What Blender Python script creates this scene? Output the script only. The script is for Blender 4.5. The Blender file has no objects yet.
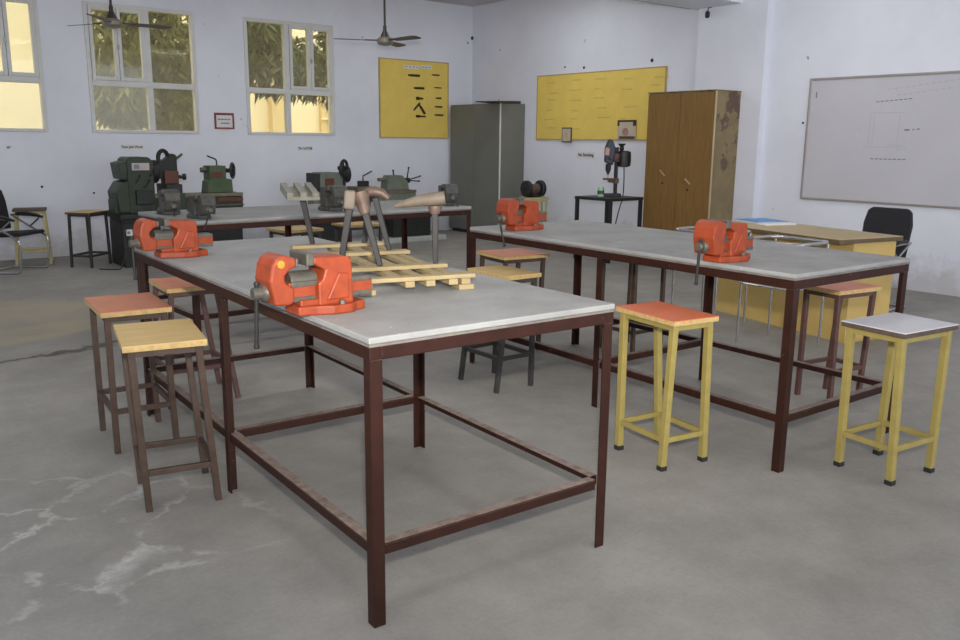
import bpy, bmesh, math, random
from mathutils import Vector, Matrix, Euler
random.seed(7)
SC = bpy.context.scene
COL = SC.collection
PI = math.pi
def R(d): return math.radians(d)

# ------------------------------------------------------------------ materials
def nodes(name):
    m = bpy.data.materials.new(name); m.use_nodes = True
    nt = m.node_tree; b = nt.nodes['Principled BSDF']
    return m, nt, b
def N(nt, t, **kw):
    n = nt.nodes.new(t)
    for k, v in kw.items():
        if k in n.inputs: n.inputs[k].default_value = v
        else: setattr(n, k, v)
    return n
def s2l(c):
    return tuple((x/12.92 if x <= .04045 else ((x+.055)/1.055)**2.4) for x in c)
def rgb(r, g, b): return s2l((r/255, g/255, b/255))
def mix(nt, fac, a, b, blend='MIX'):
    n = nt.nodes.new('ShaderNodeMix'); n.data_type = 'RGBA'; n.blend_type = blend
    for sock, v in ((n.inputs[0], fac), (n.inputs[6], a), (n.inputs[7], b)):
        if hasattr(v, 'is_output'): nt.links.new(v, sock)
        elif isinstance(v, (int, float)): sock.default_value = v
        else: sock.default_value = (*v, 1)
    return n.outputs[2]
def ramp(nt, src, p0, p1, c0=(0, 0, 0), c1=(1, 1, 1)):
    r = nt.nodes.new('ShaderNodeValToRGB')
    r.color_ramp.elements[0].position = p0; r.color_ramp.elements[1].position = p1
    r.color_ramp.elements[0].color = (*c0, 1); r.color_ramp.elements[1].color = (*c1, 1)
    nt.links.new(src, r.inputs[0]); return r.outputs[0]
def noise(nt, scale, detail=4, rough=.6, vec=None, stretch=None):
    n = N(nt, 'ShaderNodeTexNoise', Scale=scale, Detail=detail, Roughness=rough)
    if vec is None:
        tc = nt.nodes.new('ShaderNodeTexCoord'); vec = tc.outputs['Object']
    if stretch:
        mp = nt.nodes.new('ShaderNodeMapping'); mp.inputs['Scale'].default_value = stretch
        nt.links.new(vec, mp.inputs['Vector']); vec = mp.outputs[0]
    nt.links.new(vec, n.inputs['Vector']); return n.outputs['Fac']
def mat(name, col, rough=.55, metal=0., var=.12, scale=9., chips=None, chip_scale=30., chip_at=.68, bump=0., stretch=None, spec=.4, dust=None):
    m, nt, b = nodes(name)
    f = noise(nt, scale, stretch=stretch)
    lo = tuple(max(0, c*(1-var)) for c in col); hi = tuple(min(1, c*(1+var)) for c in col)
    c = ramp(nt, f, .3, .7, lo, hi)
    if chips:
        g = noise(nt, chip_scale, 6, .7)
        k = ramp(nt, g, chip_at, chip_at+.03)
        c = mix(nt, k, c, chips)
    if dust:
        ge = nt.nodes.new('ShaderNodeNewGeometry'); sx = nt.nodes.new('ShaderNodeSeparateXYZ'); nt.links.new(ge.outputs['True Normal'], sx.inputs[0])
        up_ = ramp(nt, sx.outputs[2], .75, .9); d2 = ramp(nt, noise(nt, 22, 5, .7), .3, .6, (.35, .35, .35), (1, 1, 1))
        c = mix(nt, mix(nt, 1., up_, d2, 'MULTIPLY'), c, dust)
    nt.links.new(c, b.inputs['Base Color'])
    b.inputs['Roughness'].default_value = rough; b.inputs['Metallic'].default_value = metal
    b.inputs['Specular IOR Level'].default_value = spec
    if bump:
        bn = N(nt, 'ShaderNodeBump', Strength=bump, Distance=.01)
        nt.links.new(noise(nt, scale*6), bn.inputs['Height']); nt.links.new(bn.outputs[0], b.inputs['Normal'])
    return m

def floor_mat():
    m, nt, b = nodes('concrete_floor')
    tc = nt.nodes.new('ShaderNodeTexCoord'); P = tc.outputs['Object']
    big = noise(nt, .55, 6, .65, P); mid = noise(nt, 3.5, 8, .7, P); fine = noise(nt, 60, 4, .6, P)
    c = ramp(nt, big, .32, .7, rgb(134, 131, 125), rgb(162, 159, 153))
    c = mix(nt, .6, c, ramp(nt, mid, .3, .72, (.72, .72, .71), (1.2, 1.19, 1.17)), 'MULTIPLY')
    c = mix(nt, .35, c, ramp(nt, fine, .25, .75, (.78, .78, .78), (1.2, 1.2, 1.2)), 'MULTIPLY')
    # yellowish worn patches
    pt = noise(nt, .8, 3, .5, P, (1, 1.6, 1))
    dz = nt.nodes.new('ShaderNodeVectorMath'); dz.operation = 'DISTANCE'; nt.links.new(P, dz.inputs[0]); dz.inputs[1].default_value = (1.0, 7.6, 0)
    far = ramp(nt, dz.outputs['Value'], .9, 2.9, (1, 1, 1), (0, 0, 0))
    c = mix(nt, mix(nt, 1., far, ramp(nt, pt, .34, .6), 'MULTIPLY'), c, rgb(162, 152, 128))
    # white lime veins in the damp corner of the slab
    wn = N(nt, 'ShaderNodeTexNoise', Scale=1.8, Detail=6, Roughness=.65); nt.links.new(P, wn.inputs['Vector'])
    vs = nt.nodes.new('ShaderNodeVectorMath'); vs.operation = 'MULTIPLY_ADD'
    nt.links.new(wn.outputs['Color'], vs.inputs[0]); vs.inputs[1].default_value = (.55, .55, .0); nt.links.new(P, vs.inputs[2])
    vo = N(nt, 'ShaderNodeTexVoronoi', Scale=2.3); vo.feature = 'DISTANCE_TO_EDGE'; nt.links.new(vs.outputs[0], vo.inputs['Vector'])
    vein = ramp(nt, vo.outputs['Distance'], .004, .05, (1, 1, 1), (0, 0, 0))
    brk = ramp(nt, noise(nt, 4.5, 5, .7, P), .42, .66)
    ds = nt.nodes.new('ShaderNodeVectorMath'); ds.operation = 'DISTANCE'; nt.links.new(P, ds.inputs[0]); ds.inputs[1].default_value = (.55, 3.2, 0)
    area = ramp(nt, ds.outputs['Value'], .35, .95, (1, 1, 1), (0, 0, 0))
    k = mix(nt, 1., mix(nt, 1., vein, brk, 'MULTIPLY'), area, 'MULTIPLY')
    c = mix(nt, k, c, rgb(196, 194, 188))
    # old crack running across the slab
    sx = nt.nodes.new('ShaderNodeSeparateXYZ'); nt.links.new(vs.outputs[0], sx.inputs[0])
    ma = N(nt, 'ShaderNodeMath', operation='MULTIPLY_ADD'); nt.links.new(sx.outputs[0], ma.inputs[0]); ma.inputs[1].default_value = -.15; nt.links.new(sx.outputs[1], ma.inputs[2])
    su = N(nt, 'ShaderNodeMath', operation='SUBTRACT'); nt.links.new(ma.outputs[0], su.inputs[0]); su.inputs[1].default_value = 6.22
    ab = N(nt, 'ShaderNodeMath', operation='ABSOLUTE'); nt.links.new(su.outputs[0], ab.inputs[0])
    ck = ramp(nt, ab.outputs[0], .012, .05, (1, 1, 1), (0, 0, 0))
    lim = ramp(nt, sx.outputs[0], .2, .24, (1, 1, 1), (0, 0, 0)); 
    gx = N(nt, 'ShaderNodeMath', operation='LESS_THAN'); nt.links.new(sx.outputs[0], gx.inputs[0]); gx.inputs[1].default_value = 2.15
    ck2 = N(nt, 'ShaderNodeMath', operation='MULTIPLY'); nt.links.new(ck, ck2.inputs[0]); nt.links.new(gx.outputs[0], ck2.inputs[1])
    c = mix(nt, ck2.outputs[0], c, rgb(82, 78, 70))
    nt.links.new(c, b.inputs['Base Color'])
    b.inputs['Roughness'].default_value = .62; b.inputs['Specular IOR Level'].default_value = .3
    bn = N(nt, 'ShaderNodeBump', Strength=.25, Distance=.004); nt.links.new(mid, bn.inputs['Height']); nt.links.new(bn.outputs[0], b.inputs['Normal'])
    return m
def wall_mat(name='limewashed_wall'):
    m, nt, b = nodes(name)
    tc = nt.nodes.new('ShaderNodeTexCoord'); P = tc.outputs['Object']
    c = ramp(nt, noise(nt, .9, 5, .6, P), .3, .7, rgb(212, 214, 224), rgb(226, 228, 236))
    sp = noise(nt, 7., 3, .5, P)
    c = mix(nt, ramp(nt, sp, .745, .765), c, rgb(150, 150, 158))
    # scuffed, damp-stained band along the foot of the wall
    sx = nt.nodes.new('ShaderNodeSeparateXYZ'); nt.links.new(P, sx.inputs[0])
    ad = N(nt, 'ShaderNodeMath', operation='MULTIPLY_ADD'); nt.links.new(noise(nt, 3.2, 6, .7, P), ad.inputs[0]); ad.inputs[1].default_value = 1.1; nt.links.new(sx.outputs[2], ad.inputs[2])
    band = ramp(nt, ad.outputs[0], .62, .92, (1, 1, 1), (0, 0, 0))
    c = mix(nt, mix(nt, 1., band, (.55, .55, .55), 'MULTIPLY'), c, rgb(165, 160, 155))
    nt.links.new(c, b.inputs['Base Color']); b.inputs['Roughness'].default_value = .8; b.inputs['Specular IOR Level'].default_value = .2
    return m
def wood_mat(name, c0, c1, stretch, rough=.5, scale=6):
    m, nt, b = nodes(name)
    f = noise(nt, scale, 6, .65, None, stretch)
    nt.links.new(ramp(nt, f, .3, .72, c0, c1), b.inputs['Base Color']); b.inputs['Roughness'].default_value = rough
    b.inputs['Specular IOR Level'].default_value = .35
    return m
def glass_mat():
    m = bpy.data.materials.new('dusty_window_glass'); m.use_nodes = True; nt = m.node_tree; nt.nodes.clear()
    o = nt.nodes.new('ShaderNodeOutputMaterial'); t = N(nt, 'ShaderNodeBsdfTransparent'); t.inputs[0].default_value = (.93, .9, .8, 1)
    d = nt.nodes.new('ShaderNodeBsdfDiffuse'); d.inputs[0].default_value = (*rgb(190, 180, 140), 1)
    g = nt.nodes.new('ShaderNodeBsdfGlossy'); g.inputs[1].default_value = .05
    x = nt.nodes.new('ShaderNodeMixShader'); x.inputs[0].default_value = .17; nt.links.new(t.outputs[0], x.inputs[1]); nt.links.new(d.outputs[0], x.inputs[2])
    y = nt.nodes.new('ShaderNodeMixShader'); y.inputs[0].default_value = .04; nt.links.new(x.outputs[0], y.inputs[1]); nt.links.new(g.outputs[0], y.inputs[2])
    nt.links.new(y.outputs[0], o.inputs[0]); return m

M = {}
M['floor'] = floor_mat(); M['wall'] = wall_mat(); M['glass'] = glass_mat()
M['ceiling'] = mat('ceiling_plaster', rgb(196, 192, 196), .85, var=.04, scale=1.5)
M['winframe'] = mat('grey_white_window_frame', rgb(205, 205, 203), .5, var=.05, scale=5)
M['top'] = mat('worn_grey_bench_top', rgb(143, 143, 141), .6, var=.14, scale=5, chips=rgb(196, 194, 190), chip_scale=38, chip_at=.66, bump=.1)
M['topedge'] = mat('dark_top_edge', rgb(112, 106, 100), .7, var=.25, scale=18)  # mottled grey-brown, darker than the bench top above it
M['maroon'] = mat('maroon_frame_paint', rgb(46, 22, 14), .5, var=.25, scale=14, chips=rgb(170, 150, 142), chip_scale=42, chip_at=.675, spec=.25, dust=rgb(140, 124, 114))
M['orange'] = mat('orange_vise_paint', rgb(140, 59, 31), .45, var=.22, scale=18, chips=rgb(150, 104, 78), chip_scale=40, chip_at=.68, spec=.35)
M['steel'] = mat('worn_steel', rgb(92, 88, 80), .5, .4, var=.25, scale=30)
M['darksteel'] = mat('dark_steel', rgb(38, 36, 36), .55, .1, var=.25, scale=25)
M['chrome'] = mat('chromed_tube', rgb(190, 188, 186), .22, .9, var=.05)
M['grey_iron'] = mat('pale_grey_iron', rgb(112, 110, 100), .55, .0, var=.18, scale=25)
M['vgrey'] = mat('grey_vise_paint', rgb(62, 62, 58), .5, var=.35, scale=22, chips=rgb(120, 114, 100), chip_scale=35, chip_at=.66)
M['bronze'] = mat('brown_scaled_iron', rgb(104, 86, 76), .5, .3, var=.3, scale=30)
M['beige_iron'] = mat('pale_scraped_iron', rgb(104, 93, 80), .6, .0, var=.18, scale=25)
M['legbrown'] = mat('brown_stool_frame', rgb(72, 56, 46), .5, .1, var=.25, scale=18, chips=rgb(150, 130, 112), chip_scale=45, chip_at=.72)
M['legmaroon'] = mat('maroon_stool_frame', rgb(86, 60, 54), .5, .0, var=.2, scale=18)
M['legdark'] = mat('blackish_stool_frame', rgb(58, 56, 54), .5, .0, var=.25, scale=18)
M['yellow'] = mat('yellow_stool_frame', rgb(152, 136, 76), .45, .0, var=.1, scale=16, chips=rgb(150, 128, 66), chip_scale=60, chip_at=.735)
M['cream'] = mat('cream_stool_frame', rgb(178, 168, 118), .5, .0, var=.1, scale=16)
M['rubber'] = mat('black_rubber', rgb(34, 34, 36), .7, var=.1)
M['orangelam'] = mat('orange_laminate', rgb(200, 108, 72), .5, var=.08, scale=6, chips=rgb(206, 140, 106), chip_scale=14, chip_at=.68)
M['pinklam'] = mat('faded_orange_laminate', rgb(194, 126, 98), .55, var=.1, scale=6, chips=rgb(188, 150, 120), chip_scale=14, chip_at=.66)
M['tanlam'] = wood_mat('tan_worn_plywood', rgb(192, 164, 110), rgb(208, 180, 124), (1, 6, 1), .55)
M['whitelam'] = mat('white_laminate', rgb(198, 198, 202), .4, var=.04, scale=6)
M['plyedge'] = mat('bare_ply_edge', rgb(186, 158, 104), .7, var=.2, scale=40)
M['darkedge'] = mat('dark_ply_edge', rgb(84, 70, 58), .7, var=.2, scale=40)
M['darkseat'] = mat('dark_brown_seat', rgb(70, 58, 52), .6, var=.2, scale=10)
M['pallet'] = wood_mat('raw_pine', rgb(138, 122, 88), rgb(168, 150, 112), (1.5, 10, 4), .65, 4)
M['wardrobe'] = wood_mat('wood_grain_steel_doors', rgb(106, 78, 40), rgb(142, 108, 58), (3, 26, .8), .42, 4)
M['wardside'] = mat('stained_brown_side', rgb(128, 112, 80), .5, var=.28, scale=3.2, chips=rgb(92, 74, 60), chip_scale=3.6, chip_at=.55)
M['handle'] = mat('pale_worn_metal', rgb(196, 182, 150), .35, .6, var=.1)
M['cupboard'] = mat('grey_enamel_steel', rgb(112, 113, 106), .5, .0, var=.07, scale=3, chips=rgb(150, 140, 110), chip_scale=14, chip_at=.735)
M['desk'] = mat('cream_yellow_desk_panel', rgb(192, 163, 98), .5, var=.07, scale=3)
M['desktop'] = wood_mat('tan_desk_laminate', rgb(166, 144, 98), rgb(186, 164, 118), (3, .8, 1), .4)
M['deskedge'] = mat('dark_desk_edge', rgb(92, 78, 56), .5, var=.1)
M['boardyellow'] = mat('yellow_board_sheet', rgb(224, 196, 98), .6, var=.06, scale=4)
M['boardedge'] = mat('grey_board_edge', rgb(176, 150, 100), .5, var=.1)
M['whiteboard'] = mat('grey_white_board_face', rgb(192, 190, 195), .28, var=.03, scale=1.5)
M['alu'] = mat('dull_aluminium', rgb(168, 160, 156), .4, .5, var=.08)
M['ink'] = mat('faint_marker_ink', rgb(176, 174, 180), .7, var=.15, scale=40)
M['inkdark'] = mat('dark_marker_ink', rgb(116, 116, 124), .7, var=.1)
M['letter'] = mat('black_lettering', rgb(66, 66, 70), .7, var=.05)
M['paper'] = mat('white_paper', rgb(216, 214, 214), .8, var=.04)
M['paperlabel'] = mat('pale_label_paper', rgb(206, 190, 140), .8, var=.06)
M['redbrown'] = mat('red_brown_frame', rgb(132, 62, 46), .5, var=.15)
M['tool'] = mat('dark_tool_steel', rgb(64, 52, 36), .5, .3, var=.2)
M['green'] = mat('dark_green_machine_paint', rgb(46, 55, 42), .5, var=.25, scale=9, chips=rgb(52, 50, 44), chip_scale=9, chip_at=.6)
M['green2'] = mat('mid_green_machine_paint', rgb(64, 80, 52), .5, var=.15, scale=9)
M['blackgreen'] = mat('blackened_machine_paint', rgb(36, 39, 35), .55, var=.3, scale=9)
M['palegreen'] = mat('pale_grey_green_paint', rgb(102, 109, 96), .5, var=.15, scale=9)
M['rust'] = mat('red_brown_plate', rgb(88, 50, 38), .5, var=.2, scale=25)
M['bedbrown'] = mat('oily_brown_bed', rgb(112, 104, 88), .45, .3, var=.2)
M['black'] = mat('black_paint', rgb(36, 36, 38), .45, var=.2)
M['blackfab'] = mat('black_chair_mesh', rgb(32, 32, 36), .75, var=.15, scale=60)
M['blue'] = mat('dark_blue_paint', rgb(32, 40, 54), .45, var=.2)
M['pinkmetal'] = mat('bare_pinkish_casting', rgb(170, 132, 118), .5, .2, var=.15)
M['canwhite'] = mat('white_green_can', rgb(150, 196, 168), .5, var=.2)
M['bluecover'] = mat('blue_file_cover', rgb(88, 140, 196), .5, var=.05)
M['fan'] = mat('brown_grey_fan_enamel', rgb(46, 42, 40), .4, .1, var=.1)
M['fanblade'] = mat('grey_fan_blade', rgb(78, 72, 68), .45, .1, var=.1)
M['fanpale'] = mat('pale_fan_motor', rgb(120, 112, 104), .4, .2, var=.1)
M['plinth'] = mat('grey_white_plinth', rgb(168, 170, 166), .8, var=.1)
M['gold'] = mat('yellow_badge', rgb(170, 130, 44), .4, .2)
M['leaf'] = mat('olive_leaves', rgb(84, 88, 44), .6, var=.45, scale=3)
M['leaf2'] = mat('dusty_green_leaves', rgb(66, 76, 50), .6, var=.45, scale=3)
M['bark'] = mat('grey_bark', rgb(96, 84, 66), .8, var=.2)
M['house'] = mat('cream_yellow_render', rgb(232, 222, 190), .8, var=.04, scale=1)
M['housedark'] = mat('ochre_trim', rgb(212, 192, 144), .8, var=.05)
M['earth'] = mat('dusty_ground', rgb(176, 160, 124), .9, var=.15, scale=1)
M['poster'] = mat('faded_print', rgb(190, 178, 160), .7, var=.1)

# ------------------------------------------------------------------ mesh builder
class MB:
    def __init__(s): s.bm = bmesh.new()
    def _add(s, verts, faces):
        vs = [s.bm.verts.new(v) for v in verts]
        for f in faces:
            try: s.bm.faces.new([vs[i] for i in f])
            except ValueError: pass
        return s
    def box(s, c, d, rot=None):
        c = Vector(c); h = [x/2 for x in d]
        vs = [Vector((x, y, z)) for z in (-h[2], h[2]) for y in (-h[1], h[1]) for x in (-h[0], h[0])]
        if rot is not None:
            m = rot if isinstance(rot, Matrix) else Euler(rot).to_matrix()
            vs = [m @ v for v in vs]
        return s._add([c+v for v in vs], [(0, 2, 3, 1), (4, 5, 7, 6), (0, 1, 5, 4), (2, 6, 7, 3), (0, 4, 6, 2), (1, 3, 7, 5)])
    def b2(s, x0, x1, y0, y1, z0, z1): return s.box(((x0+x1)/2, (y0+y1)/2, (z0+z1)/2), (abs(x1-x0), abs(y1-y0), abs(z1-z0)))
    def prism(s, pts, axis, a0, a1):
        def p(u, v, a): return {'x': (a, u, v), 'y': (u, a, v), 'z': (u, v, a)}[axis]
        n = len(pts)
        s._add([p(u, v, a0) for u, v in pts]+[p(u, v, a1) for u, v in pts],
               [tuple(range(n)), tuple(range(2*n-1, n-1, -1))]+[(i, (i+1) % n, n+(i+1) % n, n+i) for i in range(n)])
        return s
    def bar(s, p, q, w, h=None, w2=None, h2=None, up=(0, 0, 1)):
        p, q = Vector(p), Vector(q); h = h or w; w2 = w2 or w; h2 = h2 or (h if w2 == w else w2)
        t = (q-p).normalized(); u = Vector(up)
        if abs(t.dot(u)) > .95: u = Vector((0, 1, 0))
        a = t.cross(u).normalized(); b = a.cross(t).normalized()
        vs = []
        for c, ww, hh in ((p, w, h), (q, w2, h2)):
            for i, j in ((-1, -1), (1, -1), (1, 1), (-1, 1)): vs.append(c+a*ww/2*i+b*hh/2*j)
        return s._add(vs, [(3, 2, 1, 0), (4, 5, 6, 7), (0, 1, 5, 4), (1, 2, 6, 5), (2, 3, 7, 6), (3, 0, 4, 7)])
    def rev(s, prof, o=(0, 0, 0), ax=(0, 0, 1), n=20):
        o = Vector(o); ax = Vector(ax).normalized(); u = Vector((1, 0, 0)) if abs(ax.x) < .9 else Vector((0, 1, 0))
        a = ax.cross(u).normalized(); b = ax.cross(a)
        vs, fs = [], []
        for r, h in prof:
            for k in range(n):
                t = 2*PI*k/n; vs.append(o+ax*h+(a*math.cos(t)+b*math.sin(t))*max(r, 1e-5))
        for i in range(len(prof)-1):
            for k in range(n): fs.append((i*n+k, i*n+(k+1) % n, (i+1)*n+(k+1) % n, (i+1)*n+k))
        fs.append(tuple(range(n-1, -1, -1))); fs.append(tuple((len(prof)-1)*n+k for k in range(n)))
        return s._add(vs, fs)
    def cyl(s, p, q, r, r2=None, n=16):
        p, q = Vector(p), Vector(q); return s.rev([(r, 0), (r if r2 is None else r2, (q-p).length)], p, q-p, n)
    def tube(s, pts, r, n=8, closed=False):
        pts = [Vector(p) for p in pts]; m = len(pts); rings = []
        rr = r if isinstance(r, (list, tuple)) else [r]*m
        prev = None
        for i in range(m):
            if closed: t = (pts[(i+1) % m]-pts[i-1]).normalized()
            else: t = (pts[min(i+1, m-1)]-pts[max(i-1, 0)]).normalized()
            if prev is None:
                u = Vector((0, 0, 1)) if abs(t.z) < .9 else Vector((1, 0, 0)); a = t.cross(u).normalized()
            else: a = (prev-t*prev.dot(t)).normalized()
            prev = a; b = t.cross(a)
            rings.append([pts[i]+(a*math.cos(2*PI*k/n)+b*math.sin(2*PI*k/n))*rr[i] for k in range(n)])
        vs = [v for g in rings for v in g]; fs = []
        for i in range(m if closed else m-1):
            j = (i+1) % m
            for k in range(n): fs.append((i*n+k, i*n+(k+1) % n, j*n+(k+1) % n, j*n+k))
        if not closed: fs += [tuple(range(n-1, -1, -1)), tuple((m-1)*n+k for k in range(n))]
        return s._add(vs, fs)
    def torus(s, c, ax, r, t, n=28, k=8):
        c = Vector(c); ax = Vector(ax).normalized(); u = Vector((1, 0, 0)) if abs(ax.x) < .9 else Vector((0, 1, 0))
        a = ax.cross(u).normalized(); b = ax.cross(a)
        return s.tube([c+(a*math.cos(2*PI*i/n)+b*math.sin(2*PI*i/n))*r for i in range(n)], t, k, True)
    def build(s, name, m, parent=None, bev=0., smooth=False, seg=2):
        bmesh.ops.recalc_face_normals(s.bm, faces=s.bm.faces)
        me = bpy.data.meshes.new(name); s.bm.to_mesh(me); s.bm.free()
        me.materials.append(M[m] if isinstance(m, str) else m)
        o = bpy.data.objects.new(name, me); COL.objects.link(o)
        if parent is not None: o.parent = parent
        if smooth:
            for p in me.polygons: p.use_smooth = True
            me.set_sharp_from_angle(angle=R(38))
        if bev:
            md = o.modifiers.new('edge', 'BEVEL'); md.width = bev; md.segments = seg; md.limit_method = 'ANGLE'; md.angle_limit = R(35)
        return o
def arc(p0, p1, p2, n=8):
    p0, p1, p2 = Vector(p0), Vector(p1), Vector(p2)
    return [p0*(1-t)**2+p1*2*t*(1-t)+p2*t*t for t in [i/n for i in range(n+1)]]
def rpath(pts, rad, closed=False, n=5):
    pts = [Vector(p) for p in pts]; out = []; m = len(pts)
    for i in range(m):
        if not closed and i in (0, m-1): out.append(pts[i]); continue
        a, b, c = pts[i-1], pts[i], pts[(i+1) % m]
        d = min(rad, (a-b).length*.45, (c-b).length*.45)
        out += arc(b+(a-b).normalized()*d, b, b+(c-b).normalized()*d, n)
    return out

def thing(name, label, cat, loc=(0, 0, 0), rz=0., group=None):
    o = bpy.data.objects.new(name, None); COL.objects.link(o); o.empty_display_size = .1
    o.location = loc; o.rotation_euler = (0, 0, rz); tag(o, label, cat, group); return o
def tag(o, label, cat, group=None):
    o['label'] = label; o['category'] = cat
    if group: o['group'] = group
    return o
def struct(o): o['kind'] = 'structure'; return o
def dup(root, label, loc, rz=0., group=None, scale=None):
    r = root.copy(); COL.objects.link(r); r.location = loc; r.rotation_euler = (0, 0, rz); r['label'] = label
    if group: r['group'] = group
    if scale: r.scale = (scale,)*3
    def rec(a, b):
        for ch in a.children:
            c = ch.copy(); COL.objects.link(c); c.parent = b; rec(ch, c)
    rec(root, r); return r

# ------------------------------------------------------------------ camera (optical measurements of the shot)
YB, XS, CZ = 11.346, 8.738, 3.53
cam = bpy.data.cameras.new('camera'); co = bpy.data.objects.new('camera', cam); COL.objects.link(co)
F, PITCH, ROLL, YAW, CH = 852.397, .207414, .010282, .66806, 1.44337
cam.sensor_width = 36; cam.lens = F/960*36; cam.clip_start = .05; cam.clip_end = 200
fw = Vector((math.sin(YAW)*math.cos(PITCH), math.cos(YAW)*math.cos(PITCH), -math.sin(PITCH)))
rt = Vector((math.cos(YAW), -math.sin(YAW), 0)); up = rt.cross(fw)
r2 = rt*math.cos(ROLL)+up*math.sin(ROLL); u2 = up*math.cos(ROLL)-rt*math.sin(ROLL)
co.matrix_world = Matrix(((r2.x, u2.x, -fw.x, 0), (r2.y, u2.y, -fw.y, 0), (r2.z, u2.z, -fw.z, CH), (0, 0, 0, 1)))
SC.camera = co

# ------------------------------------------------------------------ the room
XL, YF = -2.6, -5.0
struct(MB().b2(XL-.2, XS+.2, YF, YB+.2, -.2, 0).build('floor', 'floor'))
struct(MB().b2(XL-.2, XS+.2, YF, YB+.2, CZ, CZ+.2).build('ceiling', 'ceiling'))
WZ0, WZ1 = 1.49, 3.025
WIN = [(1.04, 2.382), (2.872, 4.212), (4.875, 6.222)]
wb = MB()
xs = [XL-.2]+[v for w in WIN for v in w]+[XS+.2]
wb.b2(xs[0], xs[-1], YB, YB+.2, 0, WZ0); wb.b2(xs[0], xs[-1], YB, YB+.2, WZ1, CZ)
for i in range(0, len(xs), 2): wb.b2(xs[i], xs[i+1], YB, YB+.2, WZ0, WZ1)
struct(wb.build('wall_back', 'wall'))
wr = MB().b2(XS, XS+.2, YF, YB, 0, CZ); wr.b2(XS-.1, XS, 5.86, 6.80, 0, CZ)
struct(wr.build('wall_right', 'wall'))
# left wall carries tall openings behind and beside the camera, the daylight of the room
wl = MB(); wl.b2(XL-.2, XL, YF, YB, 2.9, CZ); wl.b2(XL-.2, XL, YF, YB, 0, .9)
ys = [YF, -4.2, -1.6, -1.0, 1.6, 2.2, 4.8, YB]
for i in (0, 2, 4, 6): wl.b2(XL-.2, XL, ys[i], ys[i+1], .9, 2.9)
struct(wl.build('wall_left', 'wall'))
bmx = MB().b2(XL, XS, 6.20, 6.86, 3.0, CZ)
struct(bmx.build('trim_1', 'wall', None))
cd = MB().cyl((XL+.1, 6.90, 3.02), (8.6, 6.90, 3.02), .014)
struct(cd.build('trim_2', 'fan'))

def window(n, x0, x1, sash_left):
    w = bpy.data.objects.new('window_%d' % n, None); COL.objects.link(w); w['kind'] = 'structure'
    y0, y1 = YB-.02, YB+.07; fwid = .048; zt = 2.085
    fr = MB()
    fr.b2(x0, x0+fwid, y0, y1, WZ0, WZ1); fr.b2(x1-fwid, x1, y0, y1, WZ0, WZ1)
    fr.b2(x0+fwid, x1-fwid, y0, y1, WZ1-fwid, WZ1); fr.b2(x0+fwid, x1-fwid, y0, y1, WZ0, WZ0+.04)
    fr.b2(x0+fwid, x1-fwid, y0, y1, zt-.035, zt+.035)
    xm = x0+(x1-x0)*(.545 if sash_left else .455)
    fr.b2(xm-.035, xm+.035, y0, y1, WZ0+.04, zt-.035); fr.b2(xm-.035, xm+.035, y0, y1, zt+.035, WZ1-fwid)
    fr.build('window_frame', 'winframe', w, .006)
    sx0, sx1 = (x0+fwid, xm-.035) if sash_left else (xm+.035, x1-fwid)
    sm = (sx0+sx1)/2
    for a, b in ((sx0, sm), (sm, sx1)):
        s = MB(); t = .044; z0, z1 = zt+.035, WZ1-fwid
        s.b2(a+.003, a+t, y0-.012, y1-.03, z0, z1); s.b2(b-t, b-.003, y0-.012, y1-.03, z0, z1); s.b2(a+t, b-t, y0-.012, y1-.03, z0, z0+t); s.b2(a+t, b-t, y0-.012, y1-.03, z1-t, z1)
        so = s.build('sash', 'winframe', w, .004)
        MB().b2(a+t, b-t, y0+.02, y0+.025, z0+t, z1-t).build('pane', 'glass', so)
    MB().b2(sm-.014, sm+.014, y0-.03, y0-.012, zt+.40, zt+.46).build('latch', 'alu', w, .003)
    ox0, ox1 = (xm+.035, x1-fwid) if sash_left else (x0+fwid, xm-.035)
    for a, b, c, d in ((ox0, ox1, zt+.035, WZ1-fwid), (x0+fwid, xm-.035, WZ0+.04, zt-.035), (xm+.035, x1-fwid, WZ0+.04, zt-.035)):
        MB().b2(a, b, y0+.04, y0+.045, c, d).build('pane', 'glass', w)
    return w
window(1, *WIN[0], False); window(2, *WIN[1], True); window(3, *WIN[2], False)

# nails and holes left in the plaster
def hole(loc, ax, r, label):
    o = MB().rev([(r, 0), (r*.7, .012), (0, .014)], loc, ax, 8).build('plaster_plug', 'darksteel'); tag(o, label, 'plug', 'old plugs in the walls')
hole((2.253, YB, .85), (0, -1, 0), .016, 'dark plug in the back wall under the edge of the leftmost window')
hole((2.833, YB, .76), (0, -1, 0), .013, 'small dark plug in the back wall above the far black-legged stool')
hole((XS, 8.797, 2.45), (-1, 0, 0), .02, 'dark plug above the wide yellow board, at the middle of its top edge')
hole((XS, 9.179, 2.48), (-1, 0, 0), .013, 'small dark plug above the wide yellow board, nearest its left corner')
hole((XS, 7.575, 2.47), (-1, 0, 0), .025, 'largest dark plug above the wide yellow board, near its right corner')
hole((XS, 5.373, 1.67), (-1, 0, 0), .013, 'small dark plug beside the left edge of the whiteboard')
hole((XS-.01, YB-.01, 3.05), (-1, -1, 0), .03, 'brown plug high in the corner where the two walls meet')

t = thing('lamp_holder', 'small dark bulb holder on a bent wire under the beam at the right wall', 'lamp holder', (XS-.1, 6.62, 2.95))
MB().tube(arc((0, 0, .05), (-.06, 0, .06), (-.07, 0, .0), 6), .006, 6).build('wire_arm', 'black', t)
MB().rev([(.02, 0), (.028, .02), (.028, .06), (.014, .075)], (-.07, 0, .0), (0, 0, -1), 12).build('socket', 'black', t, smooth=True)

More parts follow.
